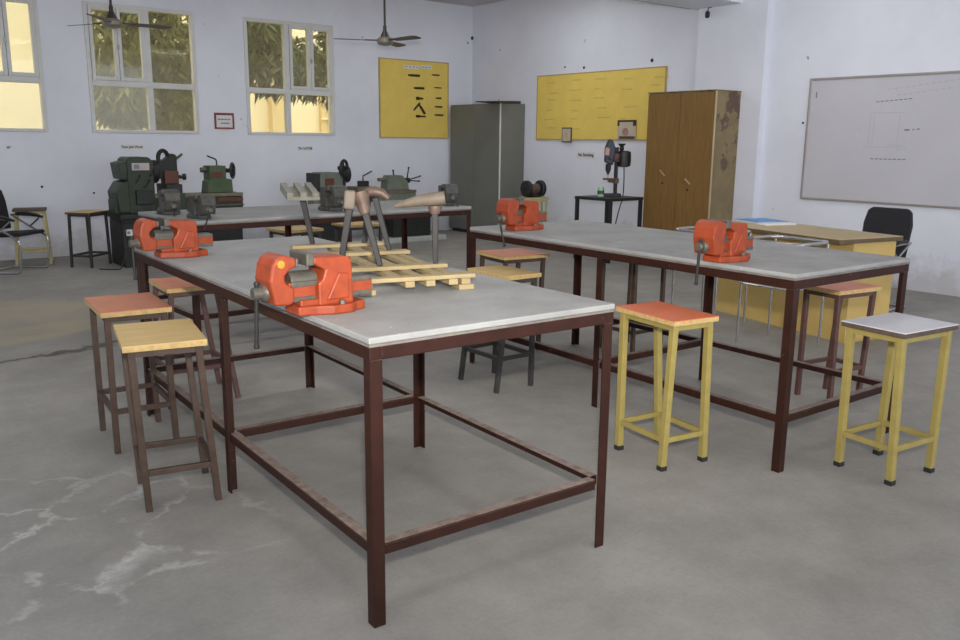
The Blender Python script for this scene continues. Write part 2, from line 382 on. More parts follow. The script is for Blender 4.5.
# ------------------------------------------------------------------ outside the windows
gr = struct(MB().b2(-8, 26, YB+.2, 40, -.4, -.1).build('ground_outside', 'earth'))
b = thing('apartment_building', 'cream rendered building outside, seen through the three windows', 'building', (0, 0, 0))
hb = MB(); hb.b2(-3, 5.2, 15.6, 19, -.1, 4.1); hb.b2(5.2, 20, 17.5, 21, -.1, 6.5); hb.build('wall', 'house', b)
MB().b2(9.2, 11.2, 17.40, 17.5, .8, 2.6).build('window', 'housedark', b)
gm = MB()
for i in range(6): gm.b2(9.2, 11.2, 17.36, 17.40, .9+i*.32, .94+i*.32)
for i in range(5): gm.b2(9.35+i*.42, 9.39+i*.42, 17.36, 17.40, .8, 2.6)
gm.build('window_grille', 'house', b)
MB().b2(8.0, 8.35, 17.30, 17.5, -.1, 6.4).build('column', 'housedark', b)
MB().b2(-3, 5.2, 15.4, 15.6, 4.1, 4.3).build('parapet', 'house', b)

def tree(label, base, crowns, n, leaf, lsize):
    t = thing('mango_tree', label, 'tree', base)
    MB().tube([(0, 0, -.1), (.05, 0, 1.2), (-.05, .1, 2.4), (0, 0, 3.6)], [.16, .13, .11, .07], 10).build('trunk', 'bark', t, smooth=True)
    br = MB()
    fo = MB()
    for (cx, cy, cz, rx, ry, rz_) in crowns:
        br.tube([(0, 0, 2.6), (cx*.5, cy*.5, max(2.7, (2.6+cz)/2+.1)), (cx, cy, cz)], [.06, .045, .02], 6)
        for i in range(n):
            while True:
                p = Vector((random.uniform(-1, 1), random.uniform(-1, 1), random.uniform(-1, 1)))
                if p.length < 1 and random.random() < .35+.65*p.length: break
            c = Vector((cx+p.x*rx, cy+p.y*ry, cz+p.z*rz_))
            a = random.uniform(0, 2*PI); dr = random.uniform(.3, 1.25)
            d = Vector((math.cos(a)*math.cos(dr), math.sin(a)*math.cos(dr), -math.sin(dr)))
            L = lsize*random.uniform(.7, 1.3); s = d.cross(Vector((random.uniform(-1, 1), random.uniform(-1, 1), .3))).normalized()*L*.15
            bend = Vector((0, 0, -L*.12))
            fo._add([c, c+d*L*.45+s, c+d*L+bend, c+d*L*.45-s], [(0, 1, 2), (0, 2, 3)])
    br.build('branches', 'bark', t)
    fo.build('foliage', leaf, t)
    return t
tree('leafy olive-green tree outside the middle of the three windows', (5.25, 13.7, -.1),
     [(-.95, 0, 3.1, .85, .6, .8), (-.85, .3, 2.5, .85, .5, .6), (-1.3, -.1, 2.1, .45, .4, .42), (-.5, .1, 1.9, .4, .5, .6), (-.85, .1, 3.8, .8, .6, .5)], 1900, 'leaf', .17)
tree('dusty green drooping tree outside the rightmost of the three windows', (5.62, 13.5, -.1),
     [(.8, 0, 2.75, .75, .6, .5), (1.75, .1, 2.75, .75, .6, .55), (.45, .0, 3.3, .3, .4, .3), (2.05, 0, 3.4, .4, .5, .3)], 1000, 'leaf2', .2)

# ------------------------------------------------------------------ workbenches
def bench(label, cx, cy, rz, L, W, group='steel-framed workbenches'):
    t = thing('workbench', label, 'workbench', (cx, cy, 0), rz, group)
    MB().b2(-W/2, W/2, -L/2, L/2, .880, .9).build('tabletop', 'top', t, .004)
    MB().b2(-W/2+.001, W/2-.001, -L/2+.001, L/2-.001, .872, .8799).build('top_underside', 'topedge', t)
    e = .02; w = .042
    f = MB()
    for sx in (-1, 1): f.b2(sx*(W/2-.002)-sx*.035, sx*(W/2-.002), -L/2+.002, L/2-.002, .832, .8719)
    for y in (-L/2+.002, 0, L/2-.002):
        y0 = y if y < 0 else (y-.018 if y == 0 else y-.035)
        f.b2(-W/2+.037, W/2-.037, y0, y0+.035, .832, .8719)
    f.build('top_frame', 'maroon', t, .003)
    a_, k_ = .04, .006
    for y in (-L/2+.004, 0, L/2-.004):
        for sx in (-1, 1):
            xo = sx*(W/2-.004); sy = 1 if y < 0 else -1; yo = y if y else .02
            lg = MB(); lg.b2(xo-sx*k_, xo, yo, yo+sy*a_, 0, .832); lg.b2(xo-sx*a_, xo-sx*k_, yo, yo+sy*k_, 0, .832)
            lg.build('leg', 'maroon', t, .001)
    for sx in (-1, 1):
        xo = sx*(W/2-.012)
        for a, c in ((-L/2+.045, -.022), (.022, L/2-.045)):
            r_ = MB(); r_.b2(xo-sx*k_, xo, a, c, .226, .258); r_.b2(xo-sx*.036, xo, a, c, .258, .263); r_.build('stretcher', 'maroon', t, .001)
    for y in (-L/2+.012, 0, L/2-.012):
        sy = 1 if y <= 0 else -1
        r_ = MB(); r_.b2(-W/2+.05, W/2-.05, y, y+sy*k_, .226, .258); r_.b2(-W/2+.05, W/2-.05, y, y+sy*.036, .258, .263); r_.build('stretcher', 'maroon', t, .001)
    return t
def corner(x, y, a, L, W):
    l = Vector((math.sin(a), math.cos(a))); w = Vector((math.cos(a), -math.sin(a)))
    c = Vector((x, y))+l*L/2+w*W/2; return c.x, c.y
x_, y_ = corner(1.1926, 2.0107, .0397, 2.483, .957)
bench('nearest grey-topped workbench, carrying the stakes and pine rack, two orange vises', x_, y_, -.0397, 2.483, .957)
x_, y_ = corner(3.2776, 1.9870, .0276, 2.368, .962)
bench('grey-topped workbench in front of the tan desk, two orange vises on its left edge', x_, y_, -.0276, 2.368, .962)
bench('far grey-topped workbench standing crosswise in front of the lathes', 3.178, 6.155, -PI/2+.044, 2.44, .96)

# ------------------------------------------------------------------ vises
def vise(label, loc, rz=0., paint='orange', gap=0., badge=False, hang=(0., 0.), scale=1., group='orange bench vises'):
    t = thing('bench_vise', label, 'vise', loc, rz, group); t.scale = (scale,)*3
    hw = .058
    # base with lugs
    bs = MB(); bs.prism([(-.127, -.05), (-.07, -.062), (-.02, -.085), (.045, -.085), (.075, -.06), (.112, -.05), (.112, .05), (.075, .06), (.045, .085), (-.02, .085), (-.07, .062), (-.127, .05)], 'z', 0, .03)
    bs.b2(-.12, -.05, -.05, .05, .028, .05)
    bs.build('base', paint, t, .006)
    bo = MB()
    for y in (-.072, .072): bo.rev([(.011, 0), (.011, .012), (.006, .014)], (.015, y, .03), (0, 0, 1), 6)
    bo.build('base_bolts', 'steel', t)
    # fixed jaw body
    fj = MB()
    fj.prism([(-.06, .028), (.064, .028), (.06, .165), (.05, .178), (-.052, .184), (-.075, .182), (-.075, .162), (-.035, .14), (-.045, .112), (-.06, .1)], 'y', -hw, hw)
    fj.build('fixed_jaw', paint, t, .006)
    rb = MB(); rb.prism([(-.035, .045), (.045, .045), (.045, .125), (.01, .13)], 'y', -hw-.006, -hw+.004); rb.build('side_boss', paint, t, .005)
    MB().b2(-.1, -.074, -hw-.002, hw+.002, .158, .196).build('jaw_plate', 'steel', t, .003)
    # slide
    MB().b2(-.15, .148, -.034, .034, .047, .106).build('slide', paint, t, .004)
    gs = MB(); gs.b2(-.14, .145, -.0375, .0375, .091, .1075); gs.b2(-.14, .145, -.0375, .0375, .044, .06); gs.build('slide_edges', 'steel', t, .002)
    MB().cyl((-.14, 0, .108), (-.05, 0, .108), .030, n=18).build('screw_housing', 'steel', t, smooth=True)
    # moving jaw
    g = gap
    mj = MB(); mj.prism([(x+g, z) for x, z in [(-.206, .042), (-.215, .085), (-.222, .118), (-.214, .165), (-.2, .188), (-.172, .198), (-.134, .184), (-.132, .158), (-.155+g, .15), (-.172+1.3*g, .13), (-.17+1.3*g, .11), (-.15, .098), (-.142, .096), (-.142, .05), (-.155, .04)]], 'y', -hw, hw)
    mj.build('moving_jaw', paint, t, .009, seg=3)
    MB().b2(-.136+g, -.128+g, -hw-.001, hw+.001, .157, .184).build('jaw_plate', 'steel', t, .002)
    if badge: MB().rev([(.013, 0), (.012, .004), (0, .005)], (-.186+g, -hw-.0005, .17), (0, -1, 0), 16).build('badge', 'gold', t)
    MB().rev([(.03, 0), (.026, .012), (.02, .016), (.02, .04), (.016, .044)], (-.212+g, 0, .078), (-1, 0, 0), 18).build('spindle_boss', 'steel', t, smooth=True)
    hx, hy = hang
    a = Vector((-.242+g, 0, .078)); d = Vector((hx, hy, -1)).normalized()
    hb = MB(); hb.cyl(a-d*.03, a+d*.17, .0065, n=10); hb.rev([(.008, 0), (.0095, .006), (.008, .012)], a-d*.036, d, 10); hb.rev([(.008, 0), (.0095, .006), (.008, .012)], a+d*.165, d, 10)
    hb.build('handle_bar', 'darksteel', t, smooth=True)
    return t
OV = 'orange bench vises'
vise('large orange vise with open jaws and yellow badge, front left edge of the nearest workbench', (1.295, 2.44, .9), -.0, badge=True, hang=(0, .1))
vise('orange vise with open jaws at the far left corner of the nearest workbench', (1.365, 3.985, .9), .0, scale=.93, hang=(-.02, -.1))
vise('orange vise with closed jaws at the far left corner of the workbench before the desk', (3.545, 4.04, .9), 0, gap=.026, hang=(.05, -.28))
vise('orange vise with closed jaws and hanging bar, near end of the workbench before the desk', (3.41, 2.43, .9), 0, gap=.026, hang=(0, .05))
GV = 'grey bench vises on the far workbench'
vise('grey open vise standing square behind the nearest workbench\'s far orange vise', (2.07, 6.29, .9), PI/2-.15, 'vgrey', scale=.92, group=GV)
vise('brown-grey rounded vise on the front edge of the far workbench, left part', (2.13, 5.85, .9), PI/2+.05, 'vgrey', .01, scale=.85, hang=(-.3, .55), group=GV)
vise('grey vise on the front edge of the far workbench, behind the flat-topped stake', (3.22, 5.98, .9), PI/2-.1, 'vgrey', .0, scale=1., hang=(-.1, -.2), group=GV)
vise('grey vise with slanting bar at the right end of the far workbench', (4.345, 6.00, .9), PI/2-.35, 'vgrey', .01, scale=.92, hang=(-.4, -.55), group=GV)

# ------------------------------------------------------------------ stools
def stool(label, v, seat, edge, frame, thick=.024, w=.026, zr=.16, feet=False, group='square-topped workshop stools', twotone=None):
    x, y, rz, z, sw, sd, a, b, dx, dy = v
    t = thing('workshop_stool', label, 'stool', (x, y, 0), rz, group)
    c, s = math.cos(-rz), math.sin(-rz); ox, oy = c*dx-s*dy, s*dx+c*dy
    st = MB().b2(-sw/2, sw/2, -sd/2, sd/2, z-.004, z).build('seat', seat, t)
    MB().b2(-sw/2, sw/2, -sd/2, sd/2, z-thick, z-.004).build('seat_edge', edge, t, .0)
    tops, bots = {}, {}
    for i, (sx, sy) in enumerate(((-1, -1), (1, -1), (1, 1), (-1, 1))):
        tops[i] = Vector((sx*(sw/2-.03), sy*(sd/2-.03), z-thick)); bots[i] = Vector((ox+sx*(a/2-w/2), oy+sy*(b/2-w/2), 0))
    def at(i, h): return bots[i].lerp(tops[i], h/(z-thick))
    zf = .016 if feet else 0
    for i in range(4):
        lg = MB().bar(at(i, zf), tops[i], w, up=(0, 1, 0)).build('leg', frame, t, .002)
        if feet: MB().bar(bots[i], at(i, .022), w+.005, up=(0, 1, 0)).build('rubber_foot', 'rubber', lg, .003)
    ap = MB()
    for i in range(4):
        p, q = at(i, z-thick-.014), at((i+1) % 4, z-thick-.014); ap.bar(p, q, .018, .026)
    ap.build('seat_frame', frame, t)
    for i in range(4):
        p, q = at(i, zr), at((i+1) % 4, zr); d = (q-p).normalized()*w*.5
        MB().bar(p+d, q-d, .02, .024).build('stretcher', frame, t, .002)
    return t
stool('brown stool with bare tan plywood seat, nearest stool on the left of the nearest workbench', (1.047, 3.397, -.197, .685, .304, .432, .291, .338, .037, -.007), 'tanlam', 'plyedge', 'legbrown')
stool('brown stool with faded orange seat, just behind the tan-seated stool at left', (1.146, 4.164, -.089, .676, .307, .443, .294, .399, .012, .004), 'pinklam', 'plyedge', 'legbrown', zr=.2)
stool('brown stool with worn orange seat pushed half under the nearest workbench by its far vise', (1.61, 4.69, -.074, .66, .30, .391, .40, .37, .02, -.009), 'pinklam', 'plyedge', 'legmaroon', zr=.2)
stool('yellow-framed stool with bright orange seat beside the right corner of the nearest workbench', (3.028, 2.469, -.144, .693, .263, .397, .279, .332, .004, -.008), 'orangelam', 'plyedge', 'yellow', feet=True, w=.03, zr=.14)
stool('yellow-framed stool with white seat and dark edge at the near end of the right workbench', (3.714, 1.733, -.12, .682, .389, .301, .320, .285, .003, .001), 'whitelam', 'darkedge', 'yellow', feet=True, w=.03, zr=.16)
stool('maroon stool with pale orange seat half under the right workbench, before the desk end', (4.575, 2.49, -.15, .66, .36, .27, .27, .25, -.01, .01), 'pinklam', 'plyedge', 'legmaroon', zr=.19)
stool('brown stool with pinkish orange seat under the far left end of the right workbench', (3.834, 4.50, -.135, .685, .366, .368, .327, .335, -.014, .015), 'pinklam', 'plyedge', 'legbrown')
stool('dark stool with tan seat between the two front workbenches', (3.213, 3.848, -.012, .691, .25, .391, .29, .378, -.033, .026), 'tanlam', 'plyedge', 'legdark', zr=.2)
stool('brown stool with dark seat hidden under the middle of the right workbench', (4.508, 3.985, -.017, .69, .35, .36, .309, .341, 0, 0), 'darkseat', 'darkseat', 'legbrown')
stool('black-legged stool with tan seat standing alone by the back wall, left of the green lathe', (2.496, 10.349, .744, .62, .38, .30, .39, .27, 0, 0), 'tanlam', 'darkedge', 'legdark', zr=.13)
stool('cream stool with grey top behind the black armchair at the far left', (2.02, 10.93, -.25, .63, .34, .30, .38, .32, 0, 0), 'darkedge', 'darkedge', 'cream', zr=.15, w=.03)
stool('tan-seated stool behind the far workbench at its middle, left of the other one', (3.556, 7.297, .1, .63, .40, .34, .36, .3, 0, 0), 'tanlam', 'plyedge', 'legdark')
stool('tan-seated stool behind the far workbench, seen under it behind the grouped stakes', (4.244, 7.327, .0, .64, .40, .34, .36, .3, 0, 0), 'tanlam', 'plyedge', 'legdark')
stool('cream stool carrying the black bench grinder by the grey cupboard', (8.215, 9.19, -.5, .66, .36, .34, .34, .3, 0, 0), 'cream', 'cream', 'cream', w=.03)

# ------------------------------------------------------------------ pine rack and stakes
PR = R(-14); pc = Vector((1.85, 3.08))
t = thing('pine_rack', 'low slatted rack of raw pine lying on the nearest workbench under the stakes', 'rack', (pc.x, pc.y, .9), PR)
for x in (-.19, -.03, .05, .14, .19): MB().b2(x-.018, x+.018, -.56, .58, .02, .042).build('stringer', 'pallet', t, .003)
for x in (-.19, .19):
    for y in (-.52, .0, .5): MB().b2(x-.03, x+.03, y-.045, y+.045, 0, .02).build('foot_block', 'pallet', t, .003)
for y, wd in ((-.53, .05), (-.25, .06), (.20, .06), (.53, .07)):
    MB().b2(-.23, .23, y-wd/2, y+wd/2, .042, .058).build('slat', 'pallet', t, .003)
ZS = .958
def stake(label, base, top, m='darksteel'):
    t = thing('tinsmith_stake', label, 'stake', (base[0], base[1], ZS), 0, 'tinsmith stakes on the pine rack')
    d = Vector((top[0]-base[0], top[1]-base[1], top[2]-ZS))
    MB().bar((0, 0, 0), d, .021, .021, .027, .027, up=(.6, .8, 0)).build('shank', m, t, .003)
    return t, d
vx = Vector((.785, -.62, 0)); vy = Vector((.62, .785, 0))       # across and along the line of sight to this bench
t, d = stake('stake with flat grooved tray head, leftmost of the group on the pine rack', (1.859, 3.635), (1.821, 3.654, 1.185))
rm = Matrix((vx, vy, (0, 0, 1))).transposed() @ Euler((R(10), R(4), 0)).to_matrix() @ Euler((0, 0, R(22))).to_matrix()
h = MB(); h.box(d+rm@Vector((-.01, 0, .01)), (.15, .2, .018), rm)
for x in (-.06, .0, .055): h.box(d+rm@Vector((x-.01, 0, .028)), (.03, .2, .022), rm)
h.build('grooved_head', 'grey_iron', t, .003)
t, d = stake('stake with flared round socket head at the front of the grouped stakes', (1.745, 2.847), (1.705, 2.90, 1.19))
MB().rev([(.02, -.03), (.026, 0), (.033, .04), (.036, .055), (.028, .055), (.024, .03)], d, d.normalized(), 20).build('socket_head', 'bronze', t, smooth=True)
t, d = stake('stake with curved two-ended brown head at the right of the grouped stakes', (2.035, 3.24), (1.992, 3.284, 1.19))
pts = [d+vx*x+Vector((0, 0, z)) for x, z in ((-.055, .012), (-.03, .024), (0, .028), (.03, .022), (.06, -.002))]
MB().tube(pts, [.014, .021, .024, .02, .012], 12).build('curved_head', 'bronze', t, smooth=True)
t, d = stake('leaning stake with pale square block head at the left of the grouped stakes', (1.588, 2.885), (1.622, 2.86, 1.19))
MB().box(d+Vector((0, 0, .03)), (.042, .06, .07), Euler((0, R(5), R(-30)))).build('block_head', 'beige_iron', t, .008)
t, d = stake('dark thin stake standing behind the grouped stakes', (2.082, 3.54), (2.102, 3.53, 1.16))
MB().box(d+Vector((0, 0, .02)), (.05, .05, .05), Euler((0, 0, R(20)))).build('block_head', 'darksteel', t, .006)
t, d = stake('stake with long tapering beak head at the right end of the pine rack', (1.97, 2.79), (1.967, 2.79, 1.19))
p = [d+vx*x+Vector((0, 0, z)) for x, z in ((.04, .03), (.01, .026), (-.06, .018), (-.125, .004), (-.16, -.004))]
MB().tube(p, [.026, .028, .023, .015, .008], 14).build('beak_head', 'beige_iron', t, smooth=True)
MB().rev([(.02, -.02), (.027, 0), (.027, .01)], d-Vector((0, 0, .012)), (0, 0, 1), 14).build('collar', 'bronze', t, smooth=True)

# ------------------------------------------------------------------ ceiling fans
def fan(label, x, y, z, angs):
    t = thing('ceiling_fan', label, 'ceiling fan', (x, y, CZ), 0, 'three-bladed ceiling fans')
    dz = z-CZ
    MB().rev([(.055, 0), (.05, -.03), (.02, -.09), (.012, -.1)], (0, 0, 0), (0, 0, 1), 18).build('ceiling_cup', 'fan', t, smooth=True)
    MB().cyl((0, 0, -.05), (0, 0, dz+.1), .013, n=10).build('down_rod', 'fan', t, smooth=True)
    MB().rev([(.055, .02), (.05, .05), (.022, .11), (.02, .16)], (0, 0, dz), (0, 0, 1), 18).build('lower_cup', 'fan', t, smooth=True)
    MB().rev([(.03, -.065), (.075, -.055), (.095, -.03), (.095, .005), (.07, .03), (.03, .035)], (0, 0, dz), (0, 0, 1), 24).build('motor', 'fanpale', t, smooth=True)
    for a in angs:
        c, s = math.cos(R(a)), math.sin(R(a)); m = Matrix(((c, -s, 0), (s, c, 0), (0, 0, 1))) @ Euler((R(-9), 0, 0)).to_matrix()
        bl = MB(); pts = [(.16, -.05), (.55, -.068), (.6, -.045), (.6, .045), (.55, .068), (.16, .05)]
        n = len(pts); vs = [m@Vector((u, v, 0))+Vector((0, 0, dz-.012)) for u, v in pts]+[m@Vector((u, v, .006))+Vector((0, 0, dz-.012)) for u, v in pts]
        bl._add(vs, [tuple(range(n-1, -1, -1)), tuple(range(n, 2*n))]+[(i, (i+1) % n, n+(i+1) % n, n+i) for i in range(n)])
        bo = bl.build('blade', 'fanblade', t)
        br = MB(); br.bar(m@Vector((.07, 0, .004))+Vector((0, 0, dz-.01)), m@Vector((.24, 0, .004))+Vector((0, 0, dz-.012)), .04, .012); br.build('blade_bracket', 'fan', bo)
    return t
fan('brown ceiling fan hanging in front of the middle window', 2.707, 9.596, 2.6, (-3, 117, 237))
fan('brown ceiling fan hanging above the tall yellow board and the right window', 5.641, 9.023, 2.6, (157, 37, -83))

# ------------------------------------------------------------------ boards and notices
def strip(mb, wall, a, z, da, dz, off, th=.002):
    if wall == 'b': mb.b2(a-da/2, a+da/2, YB-off-th, YB-off, z-dz/2, z+dz/2)
    else: mb.b2(XS-off-th, XS-off, a-da/2, a+da/2, z-dz/2, z+dz/2)
# tall board on the back wall
t = thing('display_board', 'tall yellow display board with dark tools on the back wall beside the grey cupboard', 'board', (7.611, YB, 1.48))
MB().b2(-.628, .628, -.02, 0, 0, 1.15).build('board_sheet', 'boardyellow', t)
e = MB(); e.b2(-.64, -.625, -.026, 0, -.01, 1.16); e.b2(.625, .64, -.026, 0, -.01, 1.16); e.b2(-.625, .625, -.026, 0, 1.145, 1.16); e.b2(-.625, .625, -.026, 0, -.01, .005)
e.build('board_edging', 'boardedge', t)
h = MB(); h.b2(-.20, .075, -.024, -.02, 1.03, 1.08); h.b2(.11, .31, -.024, -.02, 1.045, 1.095); h.build('heading_strip', 'paper', t)
h = MB()
for x0 in (-.18, -.11, -.04, .02, .13, .19, .25): h.b2(x0, x0+.04, -.0255, -.024, 1.05 if x0 < .1 else 1.062, 1.062 if x0 < .1 else 1.074)
h.build('heading_writing', 'inkdark', t)
def btool(label, px, z, ln, w, rot=0., kind='file'):
    o = thing('hand_tool', label, 'tool', (px, YB-.02, z), 0, 'hand tools on the tall yellow board'); o.rotation_euler = (0, R(-rot), 0)
    if kind == 'file':
        MB().prism([(-ln/2, -w*.28), (-ln*.2, -w*.5), (ln/2, -w*.5), (ln/2, w*.5), (-ln*.2, w*.5), (-ln/2, w*.28)], 'y', -.014, -.002).build('tool_body', 'tool', o, .002)
        MB().cyl((-ln/2-ln*.02, -.008, 0), (-ln/2+ln*.22, -.008, 0), w*.36, n=10).build('grip', 'black', o, smooth=True)
    else:
        MB().rev([(.004, 0), (w*.5, ln*.05), (w*.5, ln*.4), (w*.3, ln*.45), (w*.3, ln*.95), (.003, ln)], (-ln/2, -.012, 0), (1, 0, 0), 10).build('tool_body', 'tool', o, smooth=True)
    return o
bx = lambda px: 6.984+(px-379)/(447-379)*1.256
bz = lambda py, px: 2.633-(py-58-(px-379)*.059)*1.154/(81-3.5*(px-379)/68)
L = [(412, 75, .21, .035, 0, 'file', 'top'), (417, 88, .19, .035, 0, 'file', 'second'), (417.3, 98.5, .13, .05, 0, 'punch', 'third'), (414.5, 107, .16, .03, 45, 'file', 'fourth, tilted up'),
     (420, 110, .17, .04, -52, 'file', 'fifth, tilted down'), (418.5, 117, .19, .04, 0, 'punch', 'bottom')]
for px, py, ln, w, rot, k, nm in L: btool('dark tool on the tall yellow board, left column, '+nm, bx(px), bz(py, px), ln, w, rot, k)
Rr = [(434, 74.3, .14, .022, 'top'), (436, 87.3, .14, .016, 'second'), (437, 98, .10, .026, 'third'), (437, 107, .14, .026, 'fourth'), (437.5, 115.5, .16, .024, 'bottom')]
for px, py, ln, w, nm in Rr: btool('thin dark tool on the tall yellow board, right column, '+nm, bx(px), bz(py, px), ln, w, 0, 'file')
# wide board on the right wall
t = thing('display_board', 'wide yellow display board with faint writing on the wall above the drill press', 'board', (XS, 8.526, 1.475))
MB().b2(-.02, 0, -1.2, 1.2, 0, .90).build('board_sheet', 'boardyellow', t)
e = MB(); e.b2(-.026, 0, -1.212, -1.198, -.01, .91); e.b2(-.026, 0, 1.198, 1.212, -.01, .91); e.b2(-.026, 0, -1.198, 1.198, .897, .91); e.b2(-.026, 0, -1.198, 1.198, -.01, .005)
e.build('board_edging', 'boardedge', t)
h = MB(); rr = random.Random(3)
for c in range(5):
    for r_ in range(6):
        if rr.random() < .2: continue
        y = 1.0-c*.5+rr.uniform(-.04, .04); z = .8-r_*.13+rr.uniform(-.02, .02); w = rr.uniform(.1, .24)
        h.b2(-.0225, -.0205, y-w, y, z-.008, z+.008)
fw_ = h.build('faint_writing', mat('faded_pencil', rgb(204, 178, 94), .7), t); fw_['kind'] = 'stuff'
# pictures
t = thing('small_picture', 'small narrow grey-framed picture hung on the lower edge of the wide yellow board', 'picture', (XS-.028, 9.066, 1.535))
MB().b2(-.012, 0, -.10, .10, -.105, .105).build('frame', 'bedbrown', t, .003); MB().b2(-.014, -.011, -.08, .08, -.085, .085).build('print', 'poster', t)
q = MB(); q.b2(-.0155, -.0135, -.04, .02, -.05, .01); q.b2(-.0155, -.0135, -.01, .05, .02, .055); q.build('print_figure', 'handle', t)
t = thing('picture_print', 'square faded picture print on the wide yellow board above the drill press', 'picture', (XS-.028, 7.925, 1.605))
MB().b2(-.008, 0, -.165, .165, -.125, .125).build('print', 'poster', t)
q = MB(); q.b2(-.0105, -.008, -.165, .165, .10, .125); q.b2(-.0105, -.008, .13, .165, .05, .1); q.b2(-.0105, -.008, -.165, -.11, .05, .1); q.build('dark_border', 'tool', t)
q = MB(); q.rev([(.055, 0), (.055, .003)], (-.0075, .02, -.03), (-1, 0, 0), 18); q.build('round_figure', 'pinkmetal', t)
q = MB(); q.b2(-.0105, -.008, -.15, .13, -.12, -.085); q.build('lower_band', 'darkedge', t)
# red framed notice
t = thing('framed_notice', 'small white notice in a red-brown frame between the middle and right windows', 'notice', (4.548, YB, 1.667))
f = MB(); f.b2(-.135, .135, -.02, 0, .075, .105); f.b2(-.135, .135, -.02, 0, -.105, -.085); f.b2(-.135, -.112, -.02, 0, -.085, .075); f.b2(.112, .135, -.02, 0, -.085, .075); f.build('frame', 'redbrown', t, .003)
MB().b2(-.112, .112, -.012, 0, -.085, .075).build('notice_sheet', 'paper', t)
q = MB()
for z, xs_ in ((.02, (-.09, -.045, 0, .045)), (-.03, (-.05, -.01, .03))):
    for x in xs_: q.b2(x, x+.036, -.0135, -.012, z-.008, z+.008)
q.build('notice_writing', 'inkdark', t)
def text_sign(label, txt, loc, rotz, size, w, h):
    t = thing('wall_notice', label, 'notice', loc, rotz, 'small printed notices on the walls')
    MB().b2(-w/2, w/2, -.004, 0, -h/2, h/2).build('notice_strip', 'paper', t)
    cu = bpy.data.curves.new('lettering', 'FONT'); cu.body = txt; cu.size = size; cu.align_x = 'CENTER'; cu.align_y = 'CENTER'; cu.extrude = .001; cu.offset = .0015
    cu.materials.append(M['letter'])
    tmp = bpy.data.objects.new('lettering', cu); COL.objects.link(tmp); bpy.context.view_layer.update()
    me = bpy.data.meshes.new_from_object(tmp.evaluated_get(bpy.context.evaluated_depsgraph_get())); bpy.data.objects.remove(tmp); bpy.data.curves.remove(cu)
    me.name = 'lettering'; me.materials.clear(); me.materials.append(M['letter'])
    o = bpy.data.objects.new('lettering', me); COL.objects.link(o); o.parent = t; o.location = (0, -.0055, 0); o.rotation_euler = (PI/2, 0, 0)
text_sign('small printed notice strip on the back wall above the left green lathe', 'Turn Job Work', (3.33, YB, 1.32), 0, .042, .27, .06)
text_sign('small printed notice strip on the back wall below the right window', 'The LATHE', (5.727, YB, 1.308), 0, .046, .22, .06)
text_sign('small printed notice strip under the wide yellow board, left of the drill press', 'No Smoking', (XS, 8.70, 1.26), -PI/2, .06, .36, .09)
# whiteboard on the right wall
t = thing('whiteboard', 'large whiteboard with faint marker drawing on the right wall behind the desk', 'whiteboard', (XS, 3.90, 1.49))
W2, H2 = 1.405, .635
MB().b2(-.018, 0, -W2, W2, -H2, H2).build('writing_surface', 'whiteboard', t)
e = MB(); e.b2(-.03, 0, -W2-.012, -W2+.012, -H2-.012, H2+.012); e.b2(-.03, 0, W2-.012, W2+.012, -H2-.012, H2+.012); e.b2(-.03, 0, -W2+.012, W2-.012, H2-.012, H2+.012); e.b2(-.03, 0, -W2+.012, W2-.012, -H2-.012, -H2+.012)
e.build('board_frame', 'alu', t, .003)
def wy(px): # along the board from the photo's spacing
    return {812: 1.41}.get(px, 0)
q = MB()
def st(y0, z0, y1, z1, th=.006): q.bar((-.0186, y0, z0), (-.0186, y1, z1), th, .0012, up=(1, 0, 0))
# a bracket-shaped diagram with dimension lines
st(.70, .27, .36, .27); st(.70, .27, .70, -.07); st(.66, .25, .66, -.05); st(.70, -.07, .36, -.07); st(.40, .25, .40, -.05); st(.76, -.07, .72, -.07); st(.50, -.05, .33, -.05); st(.84, .12, .80, .10); st(.36, -.07, .32, -.03); st(.40, -.1, .30, -.075)
for i in range(12): st(.55-i*.06, .50+i*.006, .51-i*.06, .503+i*.006, .008)
for i in range(9): st(.45-i*.06, .44+i*.006, .41-i*.06, .445+i*.006, .007)
for i in range(4): st(-.25-i*.05, .21+i*.004, -.29-i*.05, .212+i*.004, .007)
q.build('marker_drawing', 'ink', t)['kind'] = 'stuff'
q = MB()
for i in range(8): st(.66-i*.047, .38+i*.003, .625-i*.047, .382+i*.003, .009)
for i in range(8): st(.66-i*.047, -.19, .625-i*.047, -.19, .01)
st(.34, .10, .29, .10, .016); st(.26, .10, .24, .105, .012); st(.22, .105, .19, .11, .012); st(1.33, .50, 1.33, .44, .014)
q.build('marker_writing', 'inkdark', t)['kind'] = 'stuff'

# ------------------------------------------------------------------ grey cupboard
t = thing('steel_cupboard', 'tall grey steel cupboard in the far corner of the room', 'cupboard', (XS-.245, 10.64, 0))
D, Wd, H = .235, .625, 1.99
MB().b2(-D, D, -Wd, Wd, .05, H).build('carcass', 'cupboard', t, .004)
MB().b2(-D+.03, D-.02, -Wd+.02, Wd-.02, 0, .05).build('plinth', 'black', t)
for s in (-1, 1):
    d = MB().b2(-D-.016, -D, min(s*.004, s*(Wd-.008)), max(s*.004, s*(Wd-.008)), .08, H-.03).build('door', 'cupboard', t, .004)
    if s < 0: MB().bar((-D-.032, s*.06, .95), (-D-.032, s*.06, 1.08),   .012).build('handle', 'cupboard', d, .003)
MB().b2(-D-.018, -D+.004, -Wd-.004, -Wd+.012, .05, H).build('edge_strip', 'winframe', t, .002)
o = MB().prism([(-.42, 0), (.42, 0), (.42, .045), (-.42, .012)], 'y', 0, .36).build('dark_board', 'tool'); o.location = (8.37, 9.95, 1.992); o.rotation_euler = (0, 0, .45)
tag(o, 'dark flat board lying on top of the grey steel cupboard', 'board')

